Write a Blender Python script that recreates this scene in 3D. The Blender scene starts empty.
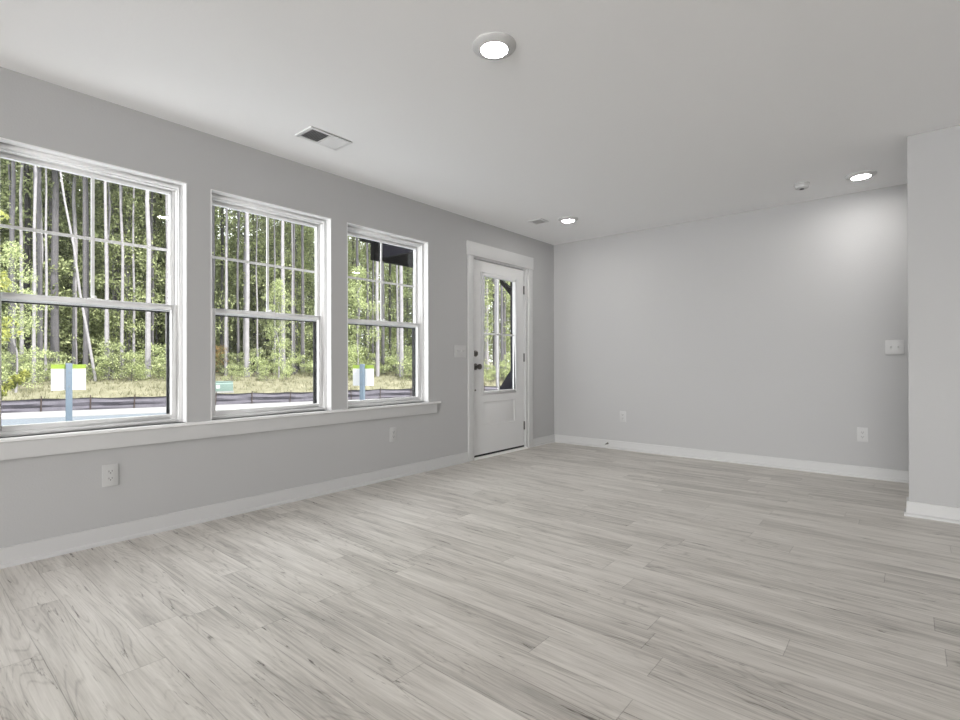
import bpy, bmesh, math, random
from mathutils import Vector, Matrix
S = bpy.context.scene
COL = S.collection
R = math.radians
rnd = random.Random(7)

# ------------------------------------------------------------------ camera
CX, CH = 3.3863, 0.9943
YAW, PITCH, ROLL = 0.70165, 0.00363, -0.00252
cd = bpy.data.cameras.new('camera'); cam = bpy.data.objects.new('camera', cd); COL.objects.link(cam)
cd.sensor_width = 36; cd.lens = 510.09 / 960 * 36; cd.clip_start = .05; cd.clip_end = 400
_s, _c = math.sin(YAW), math.cos(YAW)
FW = Vector((-_s*math.cos(PITCH), _c*math.cos(PITCH), math.sin(PITCH)))
_r0 = Vector((_c, _s, 0)); _u0 = _r0.cross(FW)
RT = _r0*math.cos(ROLL) + _u0*math.sin(ROLL); UP = -_r0*math.sin(ROLL) + _u0*math.cos(ROLL)
cam.matrix_world = Matrix(((RT.x, UP.x, -FW.x, CX), (RT.y, UP.y, -FW.y, 0), (RT.z, UP.z, -FW.z, CH), (0, 0, 0, 1)))
S.camera = cam

# ------------------------------------------------------------------ exposure, sky, sun
S.view_settings.view_transform = 'Standard'; S.view_settings.look = 'None'
S.view_settings.exposure = 0.0; S.view_settings.gamma = 1.0; S.view_settings.use_curve_mapping = False
SKY = 4.7
w = bpy.data.worlds.new('sky'); S.world = w; w.use_nodes = True
w.node_tree.nodes['Background'].inputs[0].default_value = (.97, .985, 1.0, 1)
w.node_tree.nodes['Background'].inputs[1].default_value = SKY
sl = bpy.data.lights.new('sun', 'SUN'); sl.energy = 10.0; sl.angle = R(1.0); sl.color = (1, .96, .9)
sun = bpy.data.objects.new('sun', sl); COL.objects.link(sun)
sun.rotation_euler = Vector((-.9, -.12, -1.0)).to_track_quat('-Z', 'Y').to_euler()
# added fill lamp outside the unseen rear opening, brightens the room from behind
al = bpy.data.lights.new('rear_fill', 'AREA'); al.shape = 'RECTANGLE'; al.size = 6.0; al.size_y = 2.1; al.energy = 400; al.color = (1, .985, .965)
alo = bpy.data.objects.new('rear_fill', al); COL.objects.link(alo); alo.location = (4.0, -8.1, .95); alo.rotation_euler = (R(108), 0, 0)
LAMP = 165.0      # radiance of a ceiling lamp's lens

# ------------------------------------------------------------------ materials
def new_mat(name):
    m = bpy.data.materials.new(name); m.use_nodes = True
    return m, m.node_tree, m.node_tree.nodes['Principled BSDF']
def mat(name, col, rough=.5, metal=0, spec=.5, bump=0, bscale=100, var=0, vscale=3):
    m, t, b = new_mat(name); N = t.nodes.new; L = t.links.new
    b.inputs['Base Color'].default_value = (*col, 1); b.inputs['Roughness'].default_value = rough
    b.inputs['Metallic'].default_value = metal; b.inputs['Specular IOR Level'].default_value = spec
    tc = N('ShaderNodeTexCoord')
    if bump:
        n = N('ShaderNodeTexNoise'); n.inputs['Scale'].default_value = bscale; n.inputs['Detail'].default_value = 3
        L(tc.outputs['Object'], n.inputs['Vector'])
        bp = N('ShaderNodeBump'); bp.inputs['Strength'].default_value = bump; bp.inputs['Distance'].default_value = .002
        L(n.outputs[0], bp.inputs['Height']); L(bp.outputs[0], b.inputs['Normal'])
    if var:
        n = N('ShaderNodeTexNoise'); n.inputs['Scale'].default_value = vscale; n.inputs['Detail'].default_value = 4
        L(tc.outputs['Object'], n.inputs['Vector'])
        mx = N('ShaderNodeMix'); mx.data_type = 'RGBA'
        mx.inputs[6].default_value = (*[c*(1-var) for c in col], 1); mx.inputs[7].default_value = (*[min(1, c*(1+var)) for c in col], 1)
        L(n.outputs[0], mx.inputs[0]); L(mx.outputs[2], b.inputs['Base Color'])
    return m
WALL = mat('wall_paint', (.485, .485, .487), .75, spec=.25, bump=.35, bscale=110)
CEIL = mat('ceiling_paint', (.92, .92, .925), .85, spec=.2, bump=.3, bscale=90)
TRIM = mat('white_trim_paint', (.60, .60, .60), .38, bump=.04, bscale=40)
DOORP = mat('door_paint', (.72, .72, .72), .42, bump=.04, bscale=40)
VINYL = mat('white_vinyl', (.87, .87, .87), .35, bump=.02, bscale=60)
PLATE = mat('plate_plastic', (.55, .55, .548), .35, bump=.02, bscale=60)
SLOT = mat('socket_slot', (.012, .012, .012), .6, var=.2)
SCREEN = mat('black_screen_frame', (.003, .003, .0035), .5, var=.2)
NICKEL = mat('dark_nickel', (.16, .15, .14), .3, metal=1, var=.15, vscale=40)
HINGE = mat('satin_hinge', (.07, .07, .07), .45, metal=1, var=.15, vscale=40)
SWEEP = mat('black_rubber', (.012, .012, .012), .7, var=.2)
THRESH = mat('threshold_aluminium', (.85, .84, .82), .4, bump=.05, bscale=80)
VENTD = mat('vent_dark', (.06, .06, .065), .7, var=.2)
VENTW = mat('vent_enamel', (.78, .78, .78), .45, bump=.03)
FENCE = mat('silt_fabric', (.075, .070, .085), .9, var=.35, vscale=6, bump=.5, bscale=12)
FCORD = mat('black_fence_edge', (.006, .005, .006), .9, var=.2)
STAKE = mat('stake_wood', (.035, .022, .017), .9, var=.3, vscale=20)
ROAD = mat('pale_concrete', (.20, .20, .20), .9, var=.06, vscale=2, bump=.2)
WALK = mat('grey_blue_concrete', (.092, .108, .127), .9, var=.06, vscale=2, bump=.2)
SIGNW = mat('sign_white', (.40, .40, .40), .5, var=.03)
SIGNY = mat('sign_lime', (.15, .215, .015), .5, var=.05)
SIGNP = mat('sign_post_blue_grey', (.072, .10, .13), .6, var=.08, vscale=8)
BOXG = mat('utility_green', (.11, .16, .145), .5, var=.08)
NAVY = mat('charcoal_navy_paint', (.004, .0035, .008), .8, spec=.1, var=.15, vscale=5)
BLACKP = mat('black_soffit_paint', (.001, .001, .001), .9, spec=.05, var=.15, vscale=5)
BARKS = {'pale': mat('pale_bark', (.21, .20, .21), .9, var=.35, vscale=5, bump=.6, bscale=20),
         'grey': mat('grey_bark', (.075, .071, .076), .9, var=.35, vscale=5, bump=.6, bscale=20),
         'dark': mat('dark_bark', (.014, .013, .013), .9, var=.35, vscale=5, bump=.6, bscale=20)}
def leaf_mat(name, a, b_, trans=.45):
    m, t, b = new_mat(name); N = t.nodes.new; L = t.links.new
    geo = N('ShaderNodeNewGeometry')
    mx = N('ShaderNodeMix'); mx.data_type = 'RGBA'
    mx.inputs[6].default_value = (*a, 1); mx.inputs[7].default_value = (*b_, 1)
    L(geo.outputs['Random Per Island'], mx.inputs[0]); L(mx.outputs[2], b.inputs['Base Color'])
    b.inputs['Roughness'].default_value = .55; b.inputs['Specular IOR Level'].default_value = .3
    tr = N('ShaderNodeBsdfTranslucent'); L(mx.outputs[2], tr.inputs[0])
    ms = N('ShaderNodeMixShader'); ms.inputs[0].default_value = trans
    L(b.outputs[0], ms.inputs[1]); L(tr.outputs[0], ms.inputs[2])
    L(ms.outputs[0], t.nodes['Material Output'].inputs[0])
    return m
LEAF_PINE = leaf_mat('pine_needles', (.07, .085, .045), (.53, .55, .35))
LEAF_MID = leaf_mat('green_leaves', (.085, .11, .045), (.53, .58, .30))
LEAF_LIGHT = leaf_mat('light_green_leaves', (.16, .20, .08), (.62, .68, .36))
LEAF_YEL = leaf_mat('yellow_green_leaves', (.07, .09, .02), (.44, .45, .13))
LEAF_RUST = leaf_mat('rusty_leaves', (0.096, 0.096, 0.032), (0.320, 0.192, 0.080))
GRASSB = leaf_mat('grass_blades', (.10, .10, .055), (.25, .24, .15), .3)

def glass_mat():
    m = bpy.data.materials.new('window_glass'); m.use_nodes = True; t = m.node_tree; t.nodes.clear()
    N = t.nodes.new; L = t.links.new
    geo = N('ShaderNodeNewGeometry'); dp = N('ShaderNodeVectorMath'); dp.operation = 'DOT_PRODUCT'
    L(geo.outputs['Incoming'], dp.inputs[0]); L(geo.outputs['Normal'], dp.inputs[1])
    def M_(op, a, b=None):
        n = N('ShaderNodeMath'); n.operation = op
        for i, v in enumerate((a, b)):
            if v is None: continue
            if isinstance(v, (int, float)): n.inputs[i].default_value = v
            else: L(v, n.inputs[i])
        return n.outputs[0]
    c = M_('ABSOLUTE', dp.outputs['Value']); k = M_('POWER', M_('SUBTRACT', 1.0, c), 5.0)
    f = M_('MULTIPLY_ADD', k, .96); f.node.inputs[2].default_value = .04
    tr = N('ShaderNodeBsdfTransparent'); tr.inputs[0].default_value = (.97, .98, .98, 1)
    gl = N('ShaderNodeBsdfGlossy'); gl.inputs['Roughness'].default_value = .0
    mx = N('ShaderNodeMixShader'); L(f, mx.inputs[0]); L(tr.outputs[0], mx.inputs[1]); L(gl.outputs[0], mx.inputs[2])
    o = N('ShaderNodeOutputMaterial'); L(mx.outputs[0], o.inputs[0])
    return m
GLASS = glass_mat()
def emis(name, col, s):
    m = bpy.data.materials.new(name); m.use_nodes = True; t = m.node_tree; t.nodes.clear()
    e = t.nodes.new('ShaderNodeEmission'); e.inputs[0].default_value = (*col, 1); e.inputs[1].default_value = s
    o = t.nodes.new('ShaderNodeOutputMaterial'); t.links.new(e.outputs[0], o.inputs[0]); return m
LENS = emis('lamp_lens', (1, .975, .94), LAMP)

def floor_mat():
    m, t, b = new_mat('grey_oak_planks'); N = t.nodes.new; L = t.links.new
    def M_(op, a, b2=None, c=None):
        n = N('ShaderNodeMath'); n.operation = op
        for i, v in enumerate((a, b2, c)):
            if v is None: continue
            if isinstance(v, (int, float)): n.inputs[i].default_value = v
            else: L(v, n.inputs[i])
        return n.outputs[0]
    tc = N('ShaderNodeTexCoord'); sp = N('ShaderNodeSeparateXYZ'); L(tc.outputs['Object'], sp.inputs[0])
    X, Y = sp.outputs[0], sp.outputs[1]
    W_, LN = .1345, 1.22
    v = M_('DIVIDE', M_('SUBTRACT', Y, .0935), W_); row = M_('FLOOR', v); fv = M_('SUBTRACT', v, row)
    wn = N('ShaderNodeTexWhiteNoise'); wn.noise_dimensions = '1D'; L(row, wn.inputs['W'])
    u = M_('ADD', M_('DIVIDE', X, LN), M_('MULTIPLY', wn.outputs['Value'], 7.31)); colm = M_('FLOOR', u); fu = M_('SUBTRACT', u, colm)
    cv = N('ShaderNodeCombineXYZ'); L(row, cv.inputs[0]); L(colm, cv.inputs[1])
    pr = N('ShaderNodeTexWhiteNoise'); pr.noise_dimensions = '2D'; L(cv.outputs[0], pr.inputs['Vector'])
    ps = N('ShaderNodeSeparateXYZ'); L(pr.outputs['Color'], ps.inputs[0])
    # plank-local coordinates, shifted per plank
    px = M_('ADD', X, M_('MULTIPLY', ps.outputs[0], 40.0)); py = M_('ADD', Y, M_('MULTIPLY', ps.outputs[1], 40.0))
    def vec(sx, sy):
        c = N('ShaderNodeCombineXYZ'); L(M_('MULTIPLY', px, sx), c.inputs[0]); L(M_('MULTIPLY', py, sy), c.inputs[1]); return c.outputs[0]
    def noise(v_, sc, det=4, rough=.6, dist=0):
        n = N('ShaderNodeTexNoise'); n.inputs['Scale'].default_value = sc; n.inputs['Detail'].default_value = det
        n.inputs['Roughness'].default_value = rough; n.inputs['Distortion'].default_value = dist; L(v_, n.inputs['Vector']); return n.outputs[0]
    fine = noise(vec(2.6, 85), 1.0, 5, .7)
    mid = noise(vec(1.6, 16), 1.0, 4, .6, .6)
    broad = noise(vec(1.2, 5), 1.0, 3, .5)
    # cathedral grain: contour lines of a stretched noise field
    field = noise(vec(.75, 7.0), 1.0, 1.5, .45)
    ring = M_('ABSOLUTE', M_('SUBTRACT', M_('FRACT', M_('MULTIPLY', field, 26.0)), .5))
    ringl = N('ShaderNodeMapRange'); L(ring, ringl.inputs[0]); ringl.inputs[1].default_value = .0; ringl.inputs[2].default_value = .17
    ringl.inputs[3].default_value = 1; ringl.inputs[4].default_value = 0
    rmask = N('ShaderNodeMapRange'); L(ps.outputs[2], rmask.inputs[0]); rmask.inputs[1].default_value = .3; rmask.inputs[2].default_value = .9
    rl = M_('MULTIPLY', ringl.outputs[0], M_('ADD', .35, M_('MULTIPLY', rmask.outputs[0], .65)))
    rl = M_('MULTIPLY', rl, M_('GREATER_THAN', noise(vec(3, 30), 1.0, 3, .7), .42))
    # dark cracks and knots
    crk = N('ShaderNodeMapRange'); L(noise(vec(3.4, 42), 1.0, 4, .75, 1.0), crk.inputs[0]); crk.inputs[1].default_value = .61; crk.inputs[2].default_value = .72
    knot = N('ShaderNodeMapRange'); L(noise(vec(5.0, 16), 1.0, 2, .5), knot.inputs[0]); knot.inputs[1].default_value = .76; knot.inputs[2].default_value = .84
    # tone
    tone = M_('ADD', M_('MULTIPLY', M_('SUBTRACT', pr.outputs['Value'], .5), .13), .52)
    tone = M_('ADD', tone, M_('MULTIPLY', M_('SUBTRACT', fine, .5), .74))
    tone = M_('ADD', tone, M_('MULTIPLY', M_('SUBTRACT', mid, .5), .76))
    tone = M_('ADD', tone, M_('MULTIPLY', M_('SUBTRACT', broad, .5), .30))
    tone = M_('SUBTRACT', tone, M_('MULTIPLY', rl, .17))
    tone = M_('SUBTRACT', tone, M_('MULTIPLY', crk.outputs[0], .52))
    tone = M_('SUBTRACT', tone, M_('MULTIPLY', knot.outputs[0], .45))
    # seams
    ev = M_('MULTIPLY', M_('MINIMUM', fv, M_('SUBTRACT', 1.0, fv)), W_); eu = M_('MULTIPLY', M_('MINIMUM', fu, M_('SUBTRACT', 1.0, fu)), LN)
    e = M_('MINIMUM', ev, eu)
    sm = N('ShaderNodeMapRange'); L(e, sm.inputs[0]); sm.inputs[1].default_value = .0006; sm.inputs[2].default_value = .0019
    sm.inputs[3].default_value = 1; sm.inputs[4].default_value = 0
    tone = M_('SUBTRACT', tone, M_('MULTIPLY', sm.outputs[0], .22))
    ramp = N('ShaderNodeValToRGB'); L(tone, ramp.inputs[0]); cr = ramp.color_ramp
    cr.elements[0].position = 0.0; cr.elements[0].color = (.11, .096, .082, 1)
    cr.elements[1].position = 1.0; cr.elements[1].color = (.86, .83, .785, 1)
    k = cr.elements.new(.5); k.color = (.56, .53, .488, 1)
    L(ramp.outputs[0], b.inputs['Base Color'])
    b.inputs['Roughness'].default_value = .42; b.inputs['Specular IOR Level'].default_value = .55
    rr = M_('MULTIPLY_ADD', fine, .25, .33); L(rr, b.inputs['Roughness'])
    bp = N('ShaderNodeBump'); bp.inputs['Strength'].default_value = .35; bp.inputs['Distance'].default_value = .0015
    hgt = M_('SUBTRACT', M_('MULTIPLY', fine, .5), M_('ADD', sm.outputs[0], M_('MULTIPLY', rl, .4)))
    L(hgt, bp.inputs['Height']); L(bp.outputs[0], b.inputs['Normal'])
    return m
FLOOR = floor_mat()

def ground_mat():
    m, t, b = new_mat('dry_grass'); N = t.nodes.new; L = t.links.new
    tc = N('ShaderNodeTexCoord'); n = N('ShaderNodeTexNoise'); n.inputs['Scale'].default_value = 1.3; n.inputs['Detail'].default_value = 8; n.inputs['Roughness'].default_value = .75
    L(tc.outputs['Object'], n.inputs['Vector']); r = N('ShaderNodeValToRGB'); L(n.outputs[0], r.inputs[0])
    r.color_ramp.elements[0].position = .3; r.color_ramp.elements[0].color = (.10, .10, .062, 1)
    r.color_ramp.elements[1].position = .7; r.color_ramp.elements[1].color = (.22, .205, .145, 1)
    L(r.outputs[0], b.inputs['Base Color']); b.inputs['Roughness'].default_value = .95; b.inputs['Specular IOR Level'].default_value = .1
    return m
GROUND = ground_mat()

# ------------------------------------------------------------------ mesh helpers
def tag(o, label=None, cat=None, group=None, kind=None):
    if label: o['label'] = label
    if cat: o['category'] = cat
    if group: o['group'] = group
    if kind: o['kind'] = kind
    return o
def empty(name, loc=(0, 0, 0), rz=0, parent=None):
    o = bpy.data.objects.new(name, None); COL.objects.link(o); o.location = loc; o.rotation_euler.z = rz
    o.empty_display_size = .05; o.parent = parent
    return o
class MB:
    def __init__(s): s.v = []; s.f = []; s.sm = []
    def add(s, vs, fs, smooth=False):
        o = len(s.v); s.v += [tuple(v) for v in vs]; s.f += [tuple(i+o for i in f) for f in fs]; s.sm += [smooth]*len(fs); return s
    def box(s, x0, x1, y0, y1, z0, z1):
        x0, x1 = sorted((x0, x1)); y0, y1 = sorted((y0, y1)); z0, z1 = sorted((z0, z1))
        vs = [(x, y, z) for z in (z0, z1) for x, y in ((x0, y0), (x1, y0), (x1, y1), (x0, y1))]
        return s.add(vs, [(3, 2, 1, 0), (4, 5, 6, 7), (0, 1, 5, 4), (1, 2, 6, 5), (2, 3, 7, 6), (3, 0, 4, 7)])
    def tube(s, pts, rad, n=8, caps=True):
        pts = [Vector(p) for p in pts]; rad = rad if isinstance(rad, (list, tuple)) else [rad]*len(pts)
        vs = []; ref = None
        for i, p in enumerate(pts):
            d = (pts[min(i+1, len(pts)-1)] - pts[max(i-1, 0)]).normalized()
            if ref is None: ref = Vector((1, 0, 0)) if abs(d.x) < .8 else Vector((0, 1, 0))
            a = (ref - d*ref.dot(d)).normalized(); b = d.cross(a); ref = a
            for k in range(n):
                t = 2*math.pi*k/n; vs.append(p + (a*math.cos(t) + b*math.sin(t))*rad[i])
        fs = [(i*n+k, i*n+(k+1) % n, (i+1)*n+(k+1) % n, (i+1)*n+k) for i in range(len(pts)-1) for k in range(n)]
        if caps: fs += [tuple(range(n))[::-1], tuple(range((len(pts)-1)*n, len(pts)*n))]
        return s.add(vs, fs, True)
    def lathe(s, prof, n=40, axis='z', c=(0, 0, 0)):
        # prof: (radius, height along axis) from one end to the other
        vs = []
        for r, h in prof:
            for k in range(n):
                t = 2*math.pi*k/n; a, b = r*math.cos(t), r*math.sin(t)
                p = {'z': (a, b, h), 'x': (h, a, b), 'y': (b, h, a)}[axis]
                vs.append((p[0]+c[0], p[1]+c[1], p[2]+c[2]))
        m = len(prof)
        fs = [(i*n+k, i*n+(k+1) % n, (i+1)*n+(k+1) % n, (i+1)*n+k) for i in range(m-1) for k in range(n)]
        if prof[0][0] > 1e-6: fs.append(tuple(range(n))[::-1])
        if prof[-1][0] > 1e-6: fs.append(tuple(range((m-1)*n, m*n)))
        return s.add(vs, fs, True)
    def prism(s, poly, axis, a0, a1):
        # poly in the two other axes, extruded along axis
        def P(q, h): return {'x': (h, q[0], q[1]), 'y': (q[0], h, q[1]), 'z': (q[0], q[1], h)}[axis]
        n = len(poly); vs = [P(q, a0) for q in poly] + [P(q, a1) for q in poly]
        fs = [tuple(range(n))[::-1], tuple(range(n, 2*n))] + [(i, (i+1) % n, n+(i+1) % n, n+i) for i in range(n)]
        return s.add(vs, fs)
    def build(s, name, m, parent=None, bevel=0, loc=None, fix=True):
        me = bpy.data.meshes.new(name); me.from_pydata(s.v, [], s.f)
        me.polygons.foreach_set('use_smooth', s.sm); me.materials.append(m)
        if fix or bevel:
            bm = bmesh.new(); bm.from_mesh(me)
            if fix: bmesh.ops.remove_doubles(bm, verts=bm.verts, dist=1e-6); bmesh.ops.recalc_face_normals(bm, faces=bm.faces)
            if bevel:
                ed = [e for e in bm.edges if len(e.link_faces) == 2 and e.calc_face_angle(0) > .9]
                bmesh.ops.bevel(bm, geom=ed, offset=bevel, segments=2, profile=.6, affect='EDGES', clamp_overlap=True)
            bm.to_mesh(me); bm.free()
        for p in me.polygons: pass
        try: me.set_sharp_from_angle(angle=R(38))
        except Exception: pass
        o = bpy.data.objects.new(name, me); COL.objects.link(o); o.parent = parent
        if loc: o.location = loc
        return o
def kids(o): return [c for c in bpy.data.objects if c.parent == o]
def copy_tree(o, parent=None, cache=None):
    c = o.copy(); COL.objects.link(c); c.parent = parent
    for ch in kids(o): copy_tree(ch, c)
    return c
def panel(axis, c0, c1, us, vs, holes):
    """wall slab with rectangular openings: quads for both faces, the reveals and the outer edges"""
    def P(u, v, c): return (c, u, v) if axis == 'x' else (u, c, v)
    mb = MB(); us = sorted(set(us)); vs = sorted(set(vs))
    solid = lambda i, j: 0 <= i < len(us)-1 and 0 <= j < len(vs)-1 and not any(
        h[0]-1e-6 <= us[i] and us[i+1] <= h[1]+1e-6 and h[2]-1e-6 <= vs[j] and vs[j+1] <= h[3]+1e-6 for h in holes)
    for i in range(len(us)-1):
        for j in range(len(vs)-1):
            if not solid(i, j): continue
            a, b, c, d = us[i], us[i+1], vs[j], vs[j+1]
            for k in (c0, c1): mb.add([P(a, c, k), P(b, c, k), P(b, d, k), P(a, d, k)], [(0, 1, 2, 3)])
            if not solid(i-1, j): mb.add([P(a, c, c0), P(a, d, c0), P(a, d, c1), P(a, c, c1)], [(0, 1, 2, 3)])
            if not solid(i+1, j): mb.add([P(b, c, c0), P(b, d, c0), P(b, d, c1), P(b, c, c1)], [(0, 1, 2, 3)])
            if not solid(i, j-1): mb.add([P(a, c, c0), P(b, c, c0), P(b, c, c1), P(a, c, c1)], [(0, 1, 2, 3)])
            if not solid(i, j+1): mb.add([P(a, d, c0), P(b, d, c0), P(b, d, c1), P(a, d, c1)], [(0, 1, 2, 3)])
    return mb

# ------------------------------------------------------------------ room shell
H = 2.44; D = 5.431; SX, SY = 3.372, 4.28; RX, RY = 8.4, -7.5
ST = dict(kind='structure')
WT = -.16
WIN = [(.342, 1.228), (1.366, 2.247), (2.389, 3.274)]; WZ0, WZ1 = .628, 2.095
DY0, DY1, DZ = 3.875, 4.866, 2.07
tag(MB().box(WT, RX+.1, RY-.1, D+.1, -.12, 0).build('floor', FLOOR), 'grey wood plank floor running across the empty room', 'floor', **ST)
tag(MB().box(WT, RX+.1, RY-.1, D+.1, H, H+.15).build('ceiling', CEIL), 'flat pale grey ceiling with small round lamps', 'ceiling', **ST)
ys = [RY-.1, D+.1, DY0, DY1] + [a for w_ in WIN for a in w_]
tag(panel('x', WT, 0, ys, [0, WZ0, WZ1, H, DZ], [(a, b, WZ0, WZ1) for a, b in WIN] + [(DY0, DY1, 0, DZ)]).build('wall_left', WALL),
    'light grey wall with three windows and a door', 'wall', **ST)
tag(MB().box(0, RX, D, D+.12, 0, H).build('wall_back', WALL), 'plain light grey wall at the far end of the room', 'wall', **ST)
tag(MB().box(RX, RX+.1, RY, D+.1, 0, H).build('wall_right', WALL), 'plain grey wall on the far right side of the room', 'wall', **ST)
tag(panel('y', RY-.1, RY, [0, RX, .9, 7.1], [0, 2.3, H], [(.9, 7.1, 0, 2.3)]).build('wall_rear', WALL), 'grey wall behind the camera with a wide opening added for fill light', 'wall', **ST)  # unseen wall; its opening is added to let the fill light in
tag(MB().box(SX, RX, SY, SY+.12, 0, H).build('wall_partition', WALL, bevel=.006), 'short light grey partition wall at the right edge of the photo', 'wall', **ST)

BH = .095
def baseboard(name, runs, label):
    """runs: list of (polyline of the wall face, inward normals per segment) as axis aligned boxes"""
    root = empty(name); tag(root, label, 'baseboard', **ST)
    b = MB(); s = MB()
    for (x0, y0, x1, y1, nx, ny, *ex) in runs:
        def strip(mb, t, h, ch):
            e = t if ex else 0
            xs, ye = (x0-e, y0) if abs(ny) else (x0, y0-e)
            prof = [(0, 0), (t, 0), (t, h-ch), (t-ch, h), (0, h)]
            n = len(prof); vs = []
            for (x, y) in ((xs, ye), (x1, y1)):
                for d, z in prof: vs.append((x+nx*d, y+ny*d, z))
            mb.add(vs, [tuple(range(n)), tuple(range(n, 2*n))] + [(i, (i+1) % n, n+(i+1) % n, n+i) for i in range(n)])
        strip(b, .012, BH, .003); strip(s, .024, .02, .008)
    b.build('board', TRIM, root); s.build('shoe_moulding', TRIM, root)
baseboard('baseboard_left', [(0, RY, 0, DY0-.07, 1, 0), (0, 4.942, 0, D, 1, 0)], 'white baseboard along the window wall')
baseboard('baseboard_back', [(0, D, RX, D, 0, -1)], 'white baseboard along the plain far wall')
baseboard('baseboard_partition', [(SX, SY, RX, SY, 0, -1, 1), (SX, SY, SX, SY+.12, -1, 0)], 'white baseboard around the foot of the right partition wall')

# ------------------------------------------------------------------ windows
def make_window(idx, y0, y1, label):
    root = empty('window_%d' % idx, (0, y0, WZ0)); tag(root, label, 'window', **ST)
    W_ = y1-y0; Hh = WZ1-WZ0; IN = -.055
    def ring(x0, x1, a, b, z0, z1, t, tb=None, tt=None):
        tb = tb or t; tt = tt or t; m = MB()
        m.box(x0, x1, a, a+t, z0, z1).box(x0, x1, b-t, b, z0, z1).box(x0, x1, a+t, b-t, z0, z0+tb).box(x0, x1, a+t, b-t, z1-tt, z1); return m
    # painted jamb lining of the opening
    t = .006
    j = MB().box(IN, .001, 0, t, .0, Hh).box(IN, .001, W_-t, W_, 0, Hh).box(IN, .001, t, W_-t, Hh-t, Hh)
    j.build('jamb_lining', VINYL, root)
    # outer frame with a stepped profile
    f = ring(-.155, IN, t, W_-t, 0, Hh-t, .020, .018, .024)
    f.build('window_frame', VINYL, root, bevel=.003)
    f2 = ring(-.150, IN-.018, .0258, W_-.0258, .018, Hh-t-.0235, .004, .004, .006)
    f2.build('frame_stop', VINYL, root, bevel=.0015)
    a, b = .031, W_-.031
    # lower sash (inner track)
    zl0, zm = .023, .72
    ls = ring(-.105, -.077, a, b, zl0, zm, .029, .028, .030).build('lower_sash', VINYL, root, bevel=.003)
    MB().box(-.101, -.097, a+.03, b-.03, zl0+.026, zm-.03).build('glass_pane', GLASS, ls)
    lk = MB().box(-.10, -.08, W_/2-.03, W_/2+.03, zm-.001, zm+.006).lathe([(.010, 0), (.010, .012), (.006, .015)], 16, 'z', (-.09, W_/2, zm+.005))
    lk.build('sash_lock', VINYL, ls, bevel=.0012)
    # upper sash (outer track) with its 2 x 2 grille
    zu0, zu1 = zm-.035, Hh-.034
    us = ring(-.140, -.112, a, b, zu0, zu1, .024, .034, .026).build('upper_sash', VINYL, root, bevel=.003)
    MB().box(-.136, -.132, a+.03, b-.03, zu0+.03, zu1-.024).build('glass_pane', GLASS, us)
    zc = (zu0+.034+zu1-.026)/2
    g = MB().box(-.132, -.125, W_/2-.008, W_/2+.008, zu0+.03, zu1-.022).box(-.1325, -.1245, a+.028, b-.028, zc-.008, zc+.008)
    g.build('grille', VINYL, us)
    # black frame of the insect screen outside the lower sash
    ring(-.152, -.143, a, b, .006, zm-.01, .034, .024, .034).build('screen_frame', SCREEN, root)
    return root
make_window(1, *WIN[0], 'large white double hung window nearest the camera, cut by the left photo edge')
make_window(2, *WIN[1], 'white double hung window in the middle of the row of three')
make_window(3, *WIN[2], 'white double hung window nearest the door, dark porch roof showing in it')

st = empty('trim_1', (0, 0, WZ0)); tag(st, 'long white window stool and apron under all three windows', 'window sill', **ST)
m = MB().box(-.055, .03, -1.2, 3.41, WZ0-.018, WZ0)
m.build('stool', VINYL, st, bevel=.004, loc=(0, 0, -WZ0))  # same paint as the apron, coloured whiter for light caught on the nose
MB().box(0, .018, -1.14, 3.368, .523, WZ0-.0185).build('apron', TRIM, st, bevel=.002, loc=(0, 0, -WZ0))

# ------------------------------------------------------------------ door
dc = empty('trim_2', (0, 4.39, 0)); tag(dc, 'flat white casing with a tall head board around the front door', 'door casing', **ST)
L0 = (0, -4.39, 0)
MB().box(0, .018, 3.812, 3.893, 0, 2.066).build('side_casing', TRIM, dc, bevel=.002, loc=L0)
MB().box(0, .018, 4.862, 4.942, 0, 2.066).build('side_casing', TRIM, dc, bevel=.002, loc=L0)
MB().box(0, .024, 3.800, 4.952, 2.066, 2.205).build('head_casing', TRIM, dc, bevel=.002, loc=L0)
dr = empty('door_1', (-.03, 3.895, 0)); tag(dr, 'white front door with a half glass lite and lower panel', 'door', **ST)
LD = (.03, -3.895, 0)
j = MB().box(WT, .0, DY0, 3.893, 0, DZ).box(WT, 0, 4.823, DY1, 0, DZ).box(WT, 0, 3.893, 4.823, 2.052, DZ)
j.build('jamb', TRIM, dr, loc=LD)
# slab : stiles and rails around lite and panel openings, recessed panel behind
SX0, SX1 = -.053, -.022
sy0, sy1, sz0, sz1 = 3.897, 4.815, .036, 2.045
gy0, gy1, gz0, gz1 = 4.060, 4.665, .665, 1.918
py0, py1, pz0, pz1 = 4.072, 4.650, .318, .585
slab = panel('x', SX0, SX1, [sy0, sy1, gy0, gy1, py0, py1], [sz0, sz1, gz0, gz1, pz0, pz1],
             [(gy0, gy1, gz0, gz1), (py0, py1, pz0, pz1)]).build('door_slab', DOORP, dr, loc=LD)
pm = MB()      # panel: sloped ogee ring down to a recess, then a raised field
def rings(mb, rs):
    for (a, b) in zip(rs[:-1], rs[1:]):
        (x0, i0), (x1, i1) = a, b
        q = lambda x, i: [(x, py0+i, pz0+i), (x, py1-i, pz0+i), (x, py1-i, pz1-i), (x, py0+i, pz1-i)]
        vs = q(x0, i0)+q(x1, i1); mb.add(vs, [(k, (k+1) % 4, 4+(k+1) % 4, 4+k) for k in range(4)])
    x, i = rs[-1]; mb.add([(x, py0+i, pz0+i), (x, py1-i, pz0+i), (x, py1-i, pz1-i), (x, py0+i, pz1-i)], [(0, 1, 2, 3)])
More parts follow.
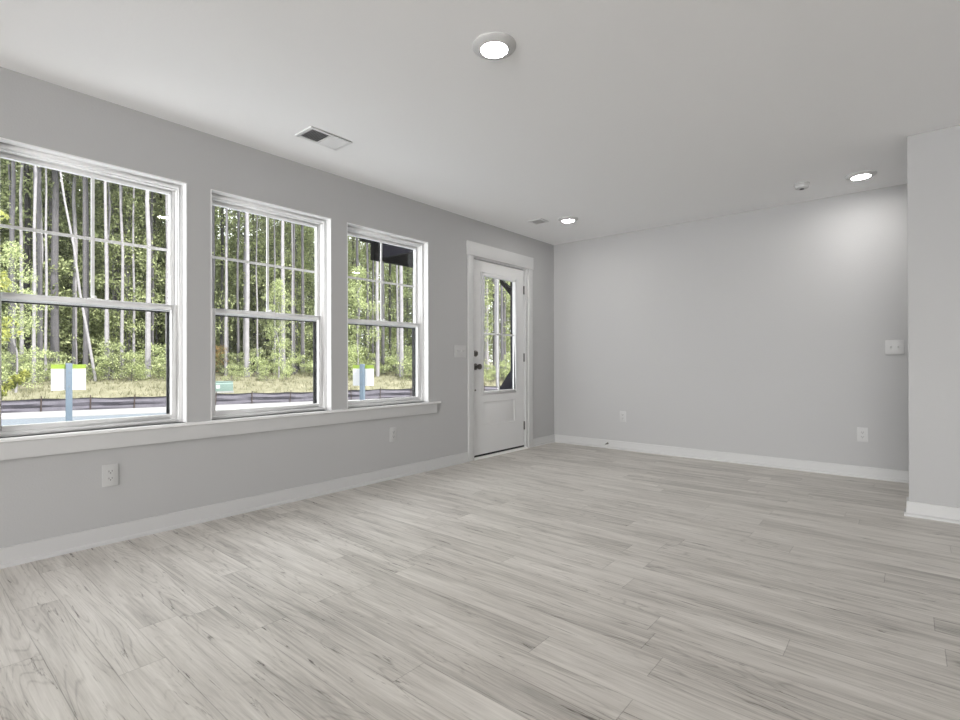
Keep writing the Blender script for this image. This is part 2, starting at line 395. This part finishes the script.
rings(pm, [(SX0, 0), (SX1, 0), (SX1+.003, .006), (SX1+.001, .012), (SX1-.009, .020), (SX1-.0095, .034), (SX1-.003, .050)])
pm.build('raised_panel', DOORP, dr, loc=LD)
fm = MB()
for x0, x1, o, t_ in ((-.056, -.012, .0, .022), (-.03, -.017, -.014, .012)):
    a, b, c, d = gy0+o, gy1-o, gz0+o, gz1-o
    fm.box(x0, x1, a, a+t_, c, d).box(x0, x1, b-t_, b, c, d).box(x0, x1, a+t_, b-t_, c, c+t_).box(x0, x1, a+t_, b-t_, d-t_, d)
fm.build('lite_frame', DOORP, dr, bevel=.003, loc=LD)
MB().box(-.048, -.043, gy0+.02, gy1-.02, gz0+.02, gz1-.02).build('glass_pane', GLASS, dr, loc=LD)
gm = (gy0+gy1)/2; zm_ = (gz0+gz1)/2
MB().box(-.043, -.030, gm-.009, gm+.009, gz0+.02, gz1-.02).box(-.0432, -.0298, gy0+.02, gy1-.02, zm_-.009, zm_+.009).build('grille', DOORP, dr, bevel=.002, loc=LD)
k = MB().lathe([(.034, -.022), (.034, -.016), (.030, -.012), (.014, -.010), (.013, .012), (.024, .02), (.029, .032), (.028, .044), (.018, .052), (0, .054)], 32, 'x', (0, 3.958, .945))
tag(k.build('door_knob', NICKEL, dr, loc=LD), 'dark metal knob')
k = MB().lathe([(.032, -.022), (.032, -.014), (.027, -.009), (.02, -.006), (0, -.005)], 32, 'x', (0, 3.958, 1.08)).box(-.006, .012, 3.954, 3.962, 1.062, 1.098)
tag(k.build('deadbolt', NICKEL, dr, loc=LD), 'dark metal deadbolt with a thumb turn')
MB().lathe([(.009, -.022), (.009, -.017), (.005, -.014), (0, -.0138)], 16, 'x', (0, 3.955, .703)).build('screw', NICKEL, dr, loc=LD)
for hz in (1.818, 1.043, .262):
    h = MB().lathe([(.0065, -.048), (.0065, .048)], 12, 'z', (-.014, 4.829, hz)).box(-.0225, -.0185, 4.806, 4.852, hz-.048, hz+.048)
    h.build('hinge', HINGE, dr, loc=LD)
MB().box(-.07, -.018, sy0+.003, sy1-.003, .018, .036).build('door_sweep', SWEEP, dr, loc=LD)
MB().prism([(WT, .0), (.026, .0), (.026, .008), (.012, .016), (WT, .018)], 'y', 3.893, 4.823).build('threshold', THRESH, dr, loc=LD)

# ------------------------------------------------------------------ outlets and switches (local: plate in the y-z plane, facing +x)
def outlet(name='wall_outlet'):
    r = empty(name)
    MB().box(0, .006, -.0375, .0375, -.0605, .0605).build('plate', PLATE, r, bevel=.002)
    for s in (1, -1):
        c = .0195*s
        so = MB().prism([(-.0165, c-.010), (-.010, c-.014), (.010, c-.014), (.0165, c-.010), (.0165, c+.010), (.010, c+.014), (-.010, c+.014), (-.0165, c+.010)], 'x', .005, .0085)
        so = so.build('socket', PLATE, r)
        sl_ = MB().box(.0083, .0090, -.0085, -.0060, c-.002, c+.007).box(.0083, .0090, .0060, .0085, c-.001, c+.007)
        sl_.lathe([(.0028, .0083), (.0028, .0090)], 10, 'x', (0, 0, c-.007)); sl_.build('slots', SLOT, so)
    MB().lathe([(.003, .0055), (.003, .0068), (.0015, .0072)], 10, 'x').build('screw', PLATE, r)
    return r
def switch(n):
    r = empty('light_switch'); wd = .073+.046*(n-1)
    MB().box(0, .006, -wd/2, wd/2, -.059, .059).build('plate', PLATE, r, bevel=.002)
    for i in range(n):
        c = (i-(n-1)/2)*.046
        MB().prism([(.004, -.011), (.009, -.009), (.020, .012), (.015, .016), (.004, .008)], 'y', c-.005, c+.005).build('toggle', PLATE, r, bevel=.001)
        MB().box(.0055, .0068, c-.0085, c+.0085, -.015, .015).build('toggle_slot', PLATE, r)
    for i in range(n):
        c = (i-(n-1)/2)*.046
        for z in (.03, -.03): MB().lathe([(.003, .0055), (.003, .0068), (.0015, .0072)], 10, 'x', (0, c, z)).build('screw', PLATE, r)
    return r
G = 'duplex wall outlets'
o1 = outlet(); o1.location = (0, .835, .374); tag(o1, 'white outlet plate low on the window wall under the largest left window', 'outlet', G)
o2 = copy_tree(o1); o2.location = (0, 2.852, .376); tag(o2, 'white outlet plate just below the apron of the window nearest the door', 'outlet', G)
o3 = copy_tree(o1); o3.location = (3.067, D, .365); o3.rotation_euler.z = R(-90); tag(o3, 'white outlet plate at the right end of the far wall beside the partition', 'outlet', G)
o4 = copy_tree(o1); o4.location = (.904, D, .374); o4.rotation_euler.z = R(-90); tag(o4, 'white outlet plate on the far wall just right of the door stop', 'outlet', G)
s1 = switch(3); s1.location = (0, 3.703, 1.098); tag(s1, 'white three toggle switch plate beside the front door casing', 'light switch')
s2 = switch(2); s2.location = (3.282, D, 1.107); s2.rotation_euler.z = R(-90); tag(s2, 'white two toggle switch plate on the far wall near the partition', 'light switch')

# spring door stop on the far baseboard
ds = empty('door_stop', (.722, D-.012, .055)); tag(ds, 'small spring door stop on the far wall baseboard', 'door stop')
MB().lathe([(.012, 0), (.012, -.004), (.007, -.008)], 16, 'y').build('base', NICKEL, ds)
pts = [(.0055*math.cos(i*.9), -.008-.058*i/70, .0055*math.sin(i*.9)-.006*(i/70)**2) for i in range(71)]
MB().tube(pts, .0016, 5).build('spring', NICKEL, ds)
MB().lathe([(.0085, -.066), (.0085, -.080), (.005, -.084), (0, -.084)], 14, 'y', (0, 0, -.007)).build('rubber_tip', PLATE, ds)

# ------------------------------------------------------------------ ceiling things
def ceiling_light():
    r = empty('ceiling_light')
    MB().lathe([(.100, 0), (.100, -.006), (.094, -.012), (.076, -.019), (.063, -.0225), (.0605, -.021), (.0605, -.004)], 56).build('trim_ring', TRIM, r)
    tag(MB().lathe([(.0602, -.010), (.0602, -.0205), (.048, -.0235), (.025, -.0250), (0, -.0255)], 48).build('lens', LENS, r), 'glowing white lens')
    return r
G = 'round ceiling lamps'
cl = ceiling_light(); cl.location = (1.937, 1.822, H); tag(cl, 'round glowing ceiling lamp nearest the camera, at the top of the photo', 'ceiling light', G)
for (x, y, lb) in ((.738, 4.523, 'small glowing round ceiling lamp near the corner above the door'),
                   (3.095, 4.93, 'glowing round ceiling lamp at the right beside the partition wall'),
                   (1.94, -1.8, 'added unseen round ceiling lamp behind the camera, on the window side, nearer the camera'),  # this lamp and the next three are added, unseen, to brighten the room
                   (1.94, -5.2, 'added unseen round ceiling lamp far behind the camera, on the window side'),
                   (5.6, -1.8, 'added unseen round ceiling lamp behind the camera, away from the windows, nearer the camera'),
                   (5.6, -5.2, 'added unseen round ceiling lamp far behind the camera, away from the windows')):
    c = copy_tree(cl); c.location = (x, y, H); tag(c, lb, 'ceiling light', G)
sd = empty('smoke_detector', (2.712, 4.87, H)); tag(sd, 'small round white smoke detector on the ceiling beside the right lamp', 'smoke detector')
MB().lathe([(.058, 0), (.058, -.010), (.054, -.013)], 40).build('base', PLATE, sd)
MB().lathe([(.050, -.012), (.052, -.020), (.047, -.036), (.036, -.042), (0, -.043)], 40).build('cover', PLATE, sd)
MB().lathe([(.016, -.0425), (.016, -.0455), (.012, -.0465), (0, -.0465)], 24).build('grille', VENTD, sd)

def vent(x0, x1, y0, y1, two, label):
    cx_, cy_ = (x0+x1)/2, (y0+y1)/2
    r = empty('ceiling_vent', (cx_, cy_, H)); tag(r, label, 'air vent')
    a, b = (x1-x0)/2, (y1-y0)/2; t = .022
    MB().box(-a, a, -b, -b+t, -.008, 0).box(-a, a, b-t, b, -.008, 0).box(-a, -a+t, -b+t, b-t, -.008, 0).box(a-t, a, -b+t, b-t, -.008, 0).build('frame', VENTW, r, bevel=.002)
    MB().box(-a+.01, a-.01, -b+.01, b-.01, -.0022, -.0002).build('backing', VENTD, r)
    yy0, yy1 = -b+t, b-t
    def slat(y, ang):
        dy, dz = .0055*math.cos(ang), .0055*math.sin(ang)
        m = MB(); zc = -.0065
        m.prism([(y-dy, zc-dz-.0004), (y+dy, zc+dz-.0004), (y+dy, zc+dz+.0004), (y-dy, zc-dz+.0004)], 'x', -a+t-.002, a-t+.002)
        m.build('louvre', VENTW, r)
    mid_ = 0 if two else yy1
    y = yy0+.007
    while y < mid_-.006: slat(y, R(42)); y += .0125
    if two:
        MB().box(-a+t, a-t, -.004, .004, -.009, -.002).build('divider', VENTW, r)
        y = .011
        while y < yy1-.004: slat(y, R(-38)); y += .0125
vent(.405, .592, 1.712, 2.017, True, 'white ceiling register with one dark half above the windows')
vent(.388, .545, 4.315, 4.465, False, 'small dark square ceiling register near the far corner lamp')

# ------------------------------------------------------------------ outside
def spot(px, dist):
    """point at a compass bearing from the room, given as a photo column, at a ground distance"""
    v = FW + RT*((px-480)/510.09); v.z = 0; v.normalize()
    return CX+v.x*dist, v.y*dist
FA = Vector((-20.2, 2.7)); FB = Vector((-14.8, 16.6)); FD = (FB-FA).normalized(); FN = Vector((-FD.y, FD.x))
def smooth(t): t = max(0, min(1, t)); return t*t*(3-2*t)
def gh(x, y):
    p = Vector((x, y))-FA; d = p.dot(FN)
    return -.70 + .90*smooth((d-.2)/8.5) + .012*max(0, d-6)
# ground grid in fence coordinates
gv, gf = [], []
ss = [-60+2*i for i in range(80)]; dd = [.12, .6, 1.2, 1.8, 2.6, 3.4, 4.2, 5, 6, 7, 8, 10, 13, 17, 22, 30, 45, 70]
for s_ in ss:
    for d_ in dd:
        p = FA+FD*s_+FN*d_; gv.append((p.x, p.y, gh(p.x, p.y)+(.04*math.sin(s_*1.7+d_) if d_ > 1 else 0)))
n_ = len(dd)
gf = [(i*n_+j, (i+1)*n_+j, (i+1)*n_+j+1, i*n_+j+1) for i in range(len(ss)-1) for j in range(n_-1)]
g = MB(); g.add(gv, gf, True); tag(g.build('grass_bank', GROUND), 'sloping bank of dry grass between the black fence and the trees', 'grass', **ST)
def strip_quad(name, m, d0, d1, z, label, cat):
    q = MB(); a, b = FA+FD*-60+FN*d0, FA+FD*70+FN*d0; c, d = FA+FD*70+FN*d1, FA+FD*-60+FN*d1
    lo = [(v.x, v.y, z-.2) for v in (a, b, c, d)]; hi = [(v.x, v.y, z) for v in (a, b, c, d)]
    q.add(lo+hi, [(0, 1, 2, 3), (4, 5, 6, 7), (0, 1, 5, 4), (1, 2, 6, 5), (2, 3, 7, 6), (3, 0, 4, 7)])
    tag(q.build(name, m), label, cat, **ST)
strip_quad('street', ROAD, .12, -2.5, -.70, 'sunlit pale concrete street in front of the black fence', 'street')
strip_quad('driveway', WALK, -2.5, -17.6, -.72, 'grey blue paving on the near side of the street', 'driveway')

# grass tufts
BX, BY = spot(222.5, 26.6)
gb = MB()
for i in range(5200):
    s_ = rnd.uniform(-12, 30); d_ = rnd.uniform(.3, 11); p = FA+FD*s_+FN*d_; z = gh(p.x, p.y)-.02
    if abs(p.x-BX) < .85 and abs(p.y-BY) < .85: continue
    for k in range(3):
        a = rnd.uniform(0, 6.28); h = rnd.uniform(.08, .28); l = rnd.uniform(-.1, .1); wd = .018
        x, y = p.x+rnd.uniform(-.1, .1), p.y+rnd.uniform(-.1, .1); c, s2 = math.cos(a)*wd, math.sin(a)*wd
        gb.add([(x-c, y-s2, z), (x+c, y+s2, z), (x+l+s2, y+l-c, z+h)], [(0, 1, 2)])
tag(gb.build('meadow_grass', GRASSB, fix=False), 'short pale dry grass growing over the bank behind the fence', 'grass', kind='stuff')

# silt fence
def fence_h(s_): return .43+.015*math.sin(s_*1.1)
sf = empty('silt_fence', (FA.x, FA.y, -.7)); tag(sf, 'long low black fabric silt fence on wooden stakes beyond the street', 'fence')
fv, ff, cv_ = [], [], []
N_ = 240; prof = [(.05, 0), (.02, .06), (-.03, .11), (.02, .17), (.045, .22), (-.01, .28), (.0, .34)]
for i in range(N_+1):
    s_ = -14+46*i/N_; sag = 1-.07*abs(math.sin(math.pi*(s_+13.9)/1.36))
    for j, (o, z) in enumerate(prof):
        ww = o+.02*math.sin(s_*2.3+j*1.7)+.012*math.sin(s_*5.1+j)
        p = FD*s_+FN*(-ww if 0 < j < 6 else -.01); fv.append((p.x, p.y, z*sag*fence_h(s_)/.34))
    p = FD*s_-FN*.012; cv_.append((p.x, p.y, sag*fence_h(s_)))
k = len(prof); nb = len(fv)
fv2 = [(x+FN.x*.006, y+FN.y*.006, z) for x, y, z in fv]
ff = [(i*k+j, (i+1)*k+j, (i+1)*k+j+1, i*k+j+1) for i in range(N_) for j in range(k-1)]
fb = MB(); fb.add(fv+fv2, ff+[tuple(q+nb for q in f[::-1]) for f in ff], True); fb.build('fabric', FENCE, sf, fix=False)
MB().tube(cv_, .016, 6).build('top_cord', FCORD, sf)
for i in range(34):
    s_ = -13.9+1.36*i+rnd.uniform(-.1, .1); p = FD*s_-FN*.05; ln = rnd.uniform(-.05, .06)
    mb = MB(); q = FD*(s_+ln)-FN*.05
    mb.tube([(p.x, p.y, -.02), (q.x, q.y, fence_h(s_)+.09)], [.022, .018], 4); mb.build('stake', STAKE, sf)

# yard signs seen from the back
def lot_sign():
    r = empty('lot_sign')
    MB().box(-.045, .045, -.045, .045, -.02, 1.69).build('post', SIGNP, r, bevel=.006)
    MB().box(-.24, .24, .046, .058, 1.215, 1.59).build('board', SIGNW, r)
    tag(MB().box(-.24, .24, .046, .058, 1.59, 1.667).build('top_strip', SIGNY, r), 'lime green strip')
    for z in (1.28, 1.52):
        MB().lathe([(.009, -.052), (.009, -.046)], 10, 'y', (0, 0, z)).build('bolt', NICKEL, r)
    return r
x, y = spot(69, 11.5); sg = lot_sign(); sg.location = (x, y, -.70); sg.rotation_euler.z = math.atan2(y-0, x-CX)-R(90)+R(4)
tag(sg, 'white sign board with lime strip on post, seen through the largest left window', 'sign', 'lot signs by the street')
x, y = spot(362.3, 11.3); sg2 = copy_tree(sg); sg2.location = (x, y, -.72); sg2.rotation_euler.z = math.atan2(y, x-CX)-R(90)-R(24); sg2.scale = (1, 1, .99)
tag(sg2, 'white sign board on blue grey post, seen through the window nearest the door', 'sign', 'lot signs by the street')

# transformer box
x, y = BX, BY; tb = empty('utility_box', (x, y, gh(x, y)-.03), math.atan2(y, x-CX)-R(90)+R(12)); tag(tb, 'squat green utility box standing in the grass behind the fence', 'utility box')
MB().box(-.42, .42, -.32, .32, 0, .08).build('pad', ROAD, tb)
MB().prism([(-.30, .08), (.30, .08), (.30, .50), (-.22, .50), (-.30, .42)], 'x', -.39, .39).build('cabinet', BOXG, tb, bevel=.01)
MB().box(-.41, .41, -.26, .31, .50, .53).build('lid', BOXG, tb, bevel=.008)
MB().box(-.33, -.18, -.306, -.301, .22, .37).build('label_plate', SIGNW, tb)

# porch over the front door
pc = empty('porch_canopy', (0, 3.5, 2.05)); tag(pc, 'black porch canopy seen in the top of the window nearest the front door', 'canopy')
LP = (0, -3.5, -2.05)
MB().prism([(3.42, 2.09), (4.35, 2.09), (4.60, 2.19), (5.66, 2.19), (5.66, 2.34), (3.42, 2.34)], 'x', -1.04, -.98).build('front_beam', BLACKP, pc, loc=LP)
MB().box(-1.10, WT, 3.40, 5.72, 2.34, 2.38).build('soffit', BLACKP, pc, loc=LP)
MB().box(-1.16, -1.10, 3.36, 5.76, 2.30, 2.44).build('gutter', BLACKP, pc, bevel=.01, loc=LP)
MB().box(-.98, WT, 3.50, 3.55, 2.12, 2.34).build('side_beam', NAVY, pc, loc=LP)
MB().prism([(-1.16, 2.42), (WT, 2.42), (WT, 2.95)], 'y', 3.40, 5.76).build('roof', BLACKP, pc, loc=LP)
MB().prism([(-.98, 2.34), (-.98, 2.12), (-.72, 2.34)], 'y', 3.55, 3.57).build('bracket', NAVY, pc, loc=LP)
sp_ = empty('porch_screen', (-.5, 5.63, -.6)); tag(sp_, 'dark navy porch side screen with flared foot seen through the door glass', 'screen')
LS = (.5, -5.63, .6)
MB().box(-.80, WT, 5.60, 5.66, -.6, 2.09).build('panel', NAVY, sp_, loc=LS)
MB().prism([(-.80, -.6), (-1.35, -.6), (-1.22, .35), (-1.0, .62), (-.80, .88)], 'y', 5.60, 5.66).build('flared_foot', NAVY, sp_, loc=LS)
MB().prism([(-.80, 1.90), (-.80, 2.00), (-.98, 2.15), (-.98, 2.09)], 'y', 5.60, 5.66).build('brace', BLACKP, sp_, loc=LS)
tag(MB().box(-1.6, WT, 3.3, 5.8, -.72, -.14).build('porch_slab', ROAD, bevel=.01), 'pale concrete porch slab outside the front door', 'porch', **ST)

# ------------------------------------------------------------------ trees
def leaf_cloud(name, mat_, clusters, per, size, rad, seed, flat=.6):
    q = random.Random(seed); v, f = [], []
    for (cx_, cy_, cz_, cr) in clusters:
        for _ in range(per):
            while True:
                a, b, c = q.uniform(-1, 1), q.uniform(-1, 1), q.uniform(-1, 1)
                if a*a+b*b+c*c < 1: break
            P = Vector((cx_+a*cr*rad, cy_+b*cr*rad, cz_+c*cr*rad*flat))
            n1 = Vector((q.gauss(0, 1), q.gauss(0, 1), q.gauss(0, 1))).normalized()
            n2 = n1.orthogonal().normalized(); n3 = n1.cross(n2)
            t = q.uniform(0, 6.28); ax = n2*math.cos(t)+n3*math.sin(t); bx = n1.cross(ax)
            s_ = size*q.uniform(.6, 1.3); o = len(v)
            v += [P-ax*s_, P+bx*s_*.45+n1*s_*.12, P+ax*s_, P-bx*s_*.45+n1*s_*.12]; f.append((o, o+1, o+2, o+3))
    me = bpy.data.meshes.new(name); me.from_pydata([tuple(p) for p in v], [], f); me.materials.append(mat_)
    return me
def branches_mesh(name, m, cl, seed, r0=.03):
    mb = MB(); zt = max(c[2] for c in cl); mb.tube([(0, 0, .02), (0, 0, zt*.9)], [r0*1.2, r0*.5], 5, False)
    for (x, y, z, r) in cl:
        mb.tube([(0, 0, z-.25*math.hypot(x, y)-.2), (x*.5, y*.5, z-.1*math.hypot(x, y)), (x, y, z)], [r0, r0*.6, r0*.3], 4, False)
    o = mb.build(name, m, fix=False); me = o.data; bpy.data.objects.remove(o); return me
def mk_clusters(seed, n, R_, z0, z1, cr, taper=True):
    q = random.Random(seed); out = []
    for i in range(n):
        t = (i+.5)/n; z = z0+(z1-z0)*t; rr = R_*(math.sin(math.pi*min(1, .15+.85*t))**.6 if taper else 1)
        a = q.uniform(0, 6.28); d = rr*q.uniform(.25, 1); out.append((d*math.cos(a), d*math.sin(a), z+q.uniform(-.2, .2), cr*q.uniform(.7, 1.3)))
    return out
# prototype meshes (crown, twigs)
PINE = []; DEEP = []; BROAD = []; SHRUB = []
for i in range(3):
    c = mk_clusters(20+i, 26, 1.9, 10.5, 19, .9); PINE.append((leaf_cloud('crown', LEAF_PINE if i != 1 else LEAF_MID, c, 95, .095, 1, 50+i), branches_mesh('branches', BARKS['grey'], c, i)))
for i in range(3):
    c = mk_clusters(30+i, 30, 2.2, 5.5, 19, .8); DEEP.append((leaf_cloud('crown', [LEAF_PINE, LEAF_MID, LEAF_LIGHT][i], c, 72, .11, 1, 55+i), branches_mesh('branches', BARKS['grey'], c, i)))
for i in range(5):
    c = mk_clusters(40+i, 36, 1.9, .7, 9.5+i*.8, .85); BROAD.append((leaf_cloud('crown', [LEAF_MID, LEAF_LIGHT, LEAF_MID, LEAF_LIGHT, LEAF_PINE][i], c, 135, .085, 1, 70+i), branches_mesh('branches', BARKS['grey'], c, i, .02)))
for i in range(4):
    c = mk_clusters(60+i, 11, .85, .25, 1.55, .42); SHRUB.append((leaf_cloud('foliage', [LEAF_MID, LEAF_LIGHT, LEAF_LIGHT, LEAF_RUST][i], c, 130, .05, 1, 90+i), branches_mesh('stems', BARKS['grey'], c, i, .014)))
def inst(name, me, parent, scale=1, rz=0, z=0):
    o = bpy.data.objects.new(name, me); COL.objects.link(o); o.parent = parent; o.scale = (scale,)*3 if not isinstance(scale, tuple) else scale; o.rotation_euler.z = rz; o.location.z = z; return o
def trunk_mesh(h, r, lean, seed, n=9):
    q = random.Random(seed); pts = []; rads = []
    for i in range(n):
        t = i/(n-1); w_ = .12*t*(1 if r > .06 else 1.5)
        pts.append((lean[0]*h*t+q.uniform(-w_, w_), lean[1]*h*t+q.uniform(-w_, w_), -.1+h*t)); rads.append(r*(1.18-.72*t) if i else r*1.35)
    return MB().tube(pts, rads, 9)
def tree(kind, x, y, r, h, tint, label, group, proto=None, lean=(0, 0), sc=1, crown=True, cat='tree'):
    root = empty(kind, (x, y, gh(x, y))); tag(root, label, cat, group)
    trunk_mesh(h, r, lean, rnd.random()).build('trunk', BARKS[tint], root, fix=False)
    if crown and proto:
        rz = rnd.uniform(0, 6.28); a = inst('crown', proto[0], root, sc, rz); b = inst('branches', proto[1], root, sc, rz)
        if lean[0] or lean[1]:
            for o in (a, b): o.location = (lean[0]*h*.6, lean[1]*h*.6, 0)
    return root

W1, W2, W3 = 'the largest left window', 'the middle window', 'the window nearest the door'
# photo column at eye height, distance, width in pixels, bark, wording
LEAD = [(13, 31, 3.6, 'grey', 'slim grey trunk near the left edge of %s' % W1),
        (27, 33, 5.5, 'dark', 'thick dark trunk behind the yellow leaves in %s' % W1),
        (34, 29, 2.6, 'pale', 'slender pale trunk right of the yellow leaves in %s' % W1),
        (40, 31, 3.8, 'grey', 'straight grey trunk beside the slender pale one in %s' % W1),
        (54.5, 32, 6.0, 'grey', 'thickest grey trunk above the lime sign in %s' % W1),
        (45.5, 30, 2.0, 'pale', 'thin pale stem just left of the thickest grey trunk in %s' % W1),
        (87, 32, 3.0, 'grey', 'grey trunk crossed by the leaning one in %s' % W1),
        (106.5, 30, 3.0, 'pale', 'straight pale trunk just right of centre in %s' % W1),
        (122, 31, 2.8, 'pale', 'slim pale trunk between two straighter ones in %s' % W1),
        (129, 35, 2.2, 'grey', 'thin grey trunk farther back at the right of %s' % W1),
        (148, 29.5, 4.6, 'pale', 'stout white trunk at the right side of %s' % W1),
        (152, 34, 3.2, 'grey', 'grey trunk standing in for the shadow beside the stout white one in %s' % W1),  # added trunk, its grey bark paints the shadow beside the white one
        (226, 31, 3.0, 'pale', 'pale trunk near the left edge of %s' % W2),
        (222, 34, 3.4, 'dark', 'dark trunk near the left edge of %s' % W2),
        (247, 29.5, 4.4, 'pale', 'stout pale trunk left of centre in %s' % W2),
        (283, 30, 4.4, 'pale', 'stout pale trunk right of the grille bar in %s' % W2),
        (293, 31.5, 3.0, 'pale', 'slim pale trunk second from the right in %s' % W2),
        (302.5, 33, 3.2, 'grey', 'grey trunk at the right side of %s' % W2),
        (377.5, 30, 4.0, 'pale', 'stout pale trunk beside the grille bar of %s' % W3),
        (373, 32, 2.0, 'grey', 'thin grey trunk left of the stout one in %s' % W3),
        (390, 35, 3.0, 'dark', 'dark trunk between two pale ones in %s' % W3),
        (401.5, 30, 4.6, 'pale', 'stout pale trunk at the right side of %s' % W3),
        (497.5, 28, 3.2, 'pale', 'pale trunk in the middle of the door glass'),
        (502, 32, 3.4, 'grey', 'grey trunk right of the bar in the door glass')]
for i, (px, ds_, wp, tint, lb) in enumerate(LEAD):
    x, y = spot(px, ds_+1.5); r = wp/2/510*(ds_+1.5)*.80
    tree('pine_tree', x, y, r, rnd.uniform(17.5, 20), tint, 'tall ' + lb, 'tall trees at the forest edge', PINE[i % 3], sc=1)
# leaning one
x, y = spot(96, 30.5); t_ = spot(46, 30.5); ln = ((t_[0]-x)/13.2, (t_[1]-y)/13.2)
tree('leaning_tree', x, y, .052, 17, 'pale', 'thin pale tree leaning to the left in the largest left window', 'tall trees at the forest edge', None, lean=ln)
# the forest behind
GB = 'tall trees deeper in the forest'
for i in range(76):
    px = -60+(i*23.7) % 600+rnd.uniform(-3, 3); ds_ = rnd.uniform(36, 50)
    x, y = spot(px, ds_)
    tree('forest_tree', x, y, rnd.uniform(.07, .17), rnd.uniform(18, 23), rnd.choice(['grey', 'pale', 'pale', 'dark']),
         'tall slender forest tree standing well behind the trees at the forest edge', GB, DEEP[i % 3] if i % 3 else PINE[i % 2], sc=rnd.uniform(1, 1.15))
GE = 'slender trees just behind the forest edge'
for i in range(40):
    px = -40+(i*31.3) % 575+rnd.uniform(-4, 4); ds_ = rnd.uniform(32.5, 37)
    x, y = spot(px, ds_)
    tree('slender_tree', x, y, rnd.uniform(.045, .10), rnd.uniform(17, 20), rnd.choice(['pale', 'pale', 'grey']),
         'slender pale or grey tree standing just behind the first row of trunks', GE, PINE[i % 3] if i % 2 else None)
GU = 'leafy trees under the pines'
for i in range(92):
    px = -60+(i*17.3) % 600+rnd.uniform(-5, 5); ds_ = rnd.uniform(35, 37.5) if i % 5 == 0 else rnd.uniform(37, 48)
    x, y = spot(px, ds_)
    tree('broadleaf_tree', x, y, rnd.uniform(.03, .07), 9, 'grey', 'green leafy understorey tree growing between the tall trunks', GU, BROAD[i % 5], sc=rnd.uniform(.75, 1.25))
for px, ds_, sc, k, lb in ((358, 31, .62, 1, 'light green leafy tree at the left side of the window nearest the door'),
                        (279, 30.5, .46, 3, 'small yellow green tree in front of the trunks in the middle window'),
                        (16, 28.5, .52, 3, 'light green leafy tree behind the yellow leaves in the largest left window')):
    x, y = spot(px, ds_); tree('broadleaf_tree', x, y, .035, 9*sc, 'pale', lb, 'leafy trees at the forest edge', BROAD[k], sc=sc)
GS = 'bushes along the forest edge'
for i in range(66):
    px = -60+(i*9.1) % 600+rnd.uniform(-2, 2)
    ds_ = (29.3 if px < 300 else 30)+rnd.uniform(0, 4)
    x, y = spot(px, ds_); k = rnd.choice([0, 1, 0, 2, 0, 3 if i % 5 == 0 else 0])
    root = empty('bush', (x, y, gh(x, y)-.05)); tag(root, ['dark green', 'light green', 'pale green', 'rusty orange'][k]+' leafy bush in the undergrowth along the forest edge', 'bush', GS+' '+['(dark green)', '(light green)', '(pale green)', '(rusty)'][k])
    s_ = rnd.choice([.4, .55, .7, .85, 1.15]); rz = rnd.uniform(0, 6.28); inst('foliage', SHRUB[k][0], root, s_, rz); inst('stems', SHRUB[k][1], root, s_, rz)

for i in range(84):
    px = -70+(i*7.3) % 613+rnd.uniform(-3, 3); ds_ = rnd.uniform(44, 54)
    x, y = spot(px, ds_); k = rnd.choice([0, 2, 4])
    tree('thicket_tree', x, y, .05, 8, 'dark', 'dense dark green young tree closing the view at the back of the forest', 'dense young trees at the back of the forest', BROAD[k], sc=rnd.uniform(.9, 1.2))
# young tree close to the house at the left edge
yt = empty('young_tree', (-5.0, .62, -.72)); tag(yt, 'young tree with yellow green leaves at the left edge of the largest window', 'tree')
MB().tube([(0, 0, -.02), (.02, .01, 1.0), (-.02, .03, 2.0), (.02, .05, 3.4)], [.035, .03, .02, .008], 8).build('trunk', BARKS['grey'], yt, fix=False)
q = random.Random(5); cl_ = []
for i in range(26):
    a = q.uniform(0, 6.28); z = q.uniform(1.55, 2.75); d = q.uniform(.1, .55)*(1 if z < 2.3 else .7); cl_.append((d*math.cos(a), d*math.sin(a), z, .17))
for i in range(9):
    a = q.uniform(0, 6.28); z = q.uniform(2.75, 3.6); d = q.uniform(.15, .5); cl_.append((d*math.cos(a), d*math.sin(a), z, .15))
cl_ += [(0, .42, 1.45, .07), (.02, .50, 1.52, .07), (.0, .33, 1.36, .08), (.0, .24, 1.30, .08), (.03, .57, 1.58, .04)]
me = leaf_cloud('leaves', LEAF_YEL, cl_, 80, .034, 1, 3, flat=.9); inst('leaves', me, yt)
mb = MB()
for (x, y, z, r) in cl_: mb.tube([(0, 0, z-.45*math.hypot(x, y)-.05), (x*.5, y*.5, z-.2*math.hypot(x, y)), (x, y, z)], [.008, .006, .003], 5, False)
mb.build('branches', BARKS['grey'], yt, fix=False)
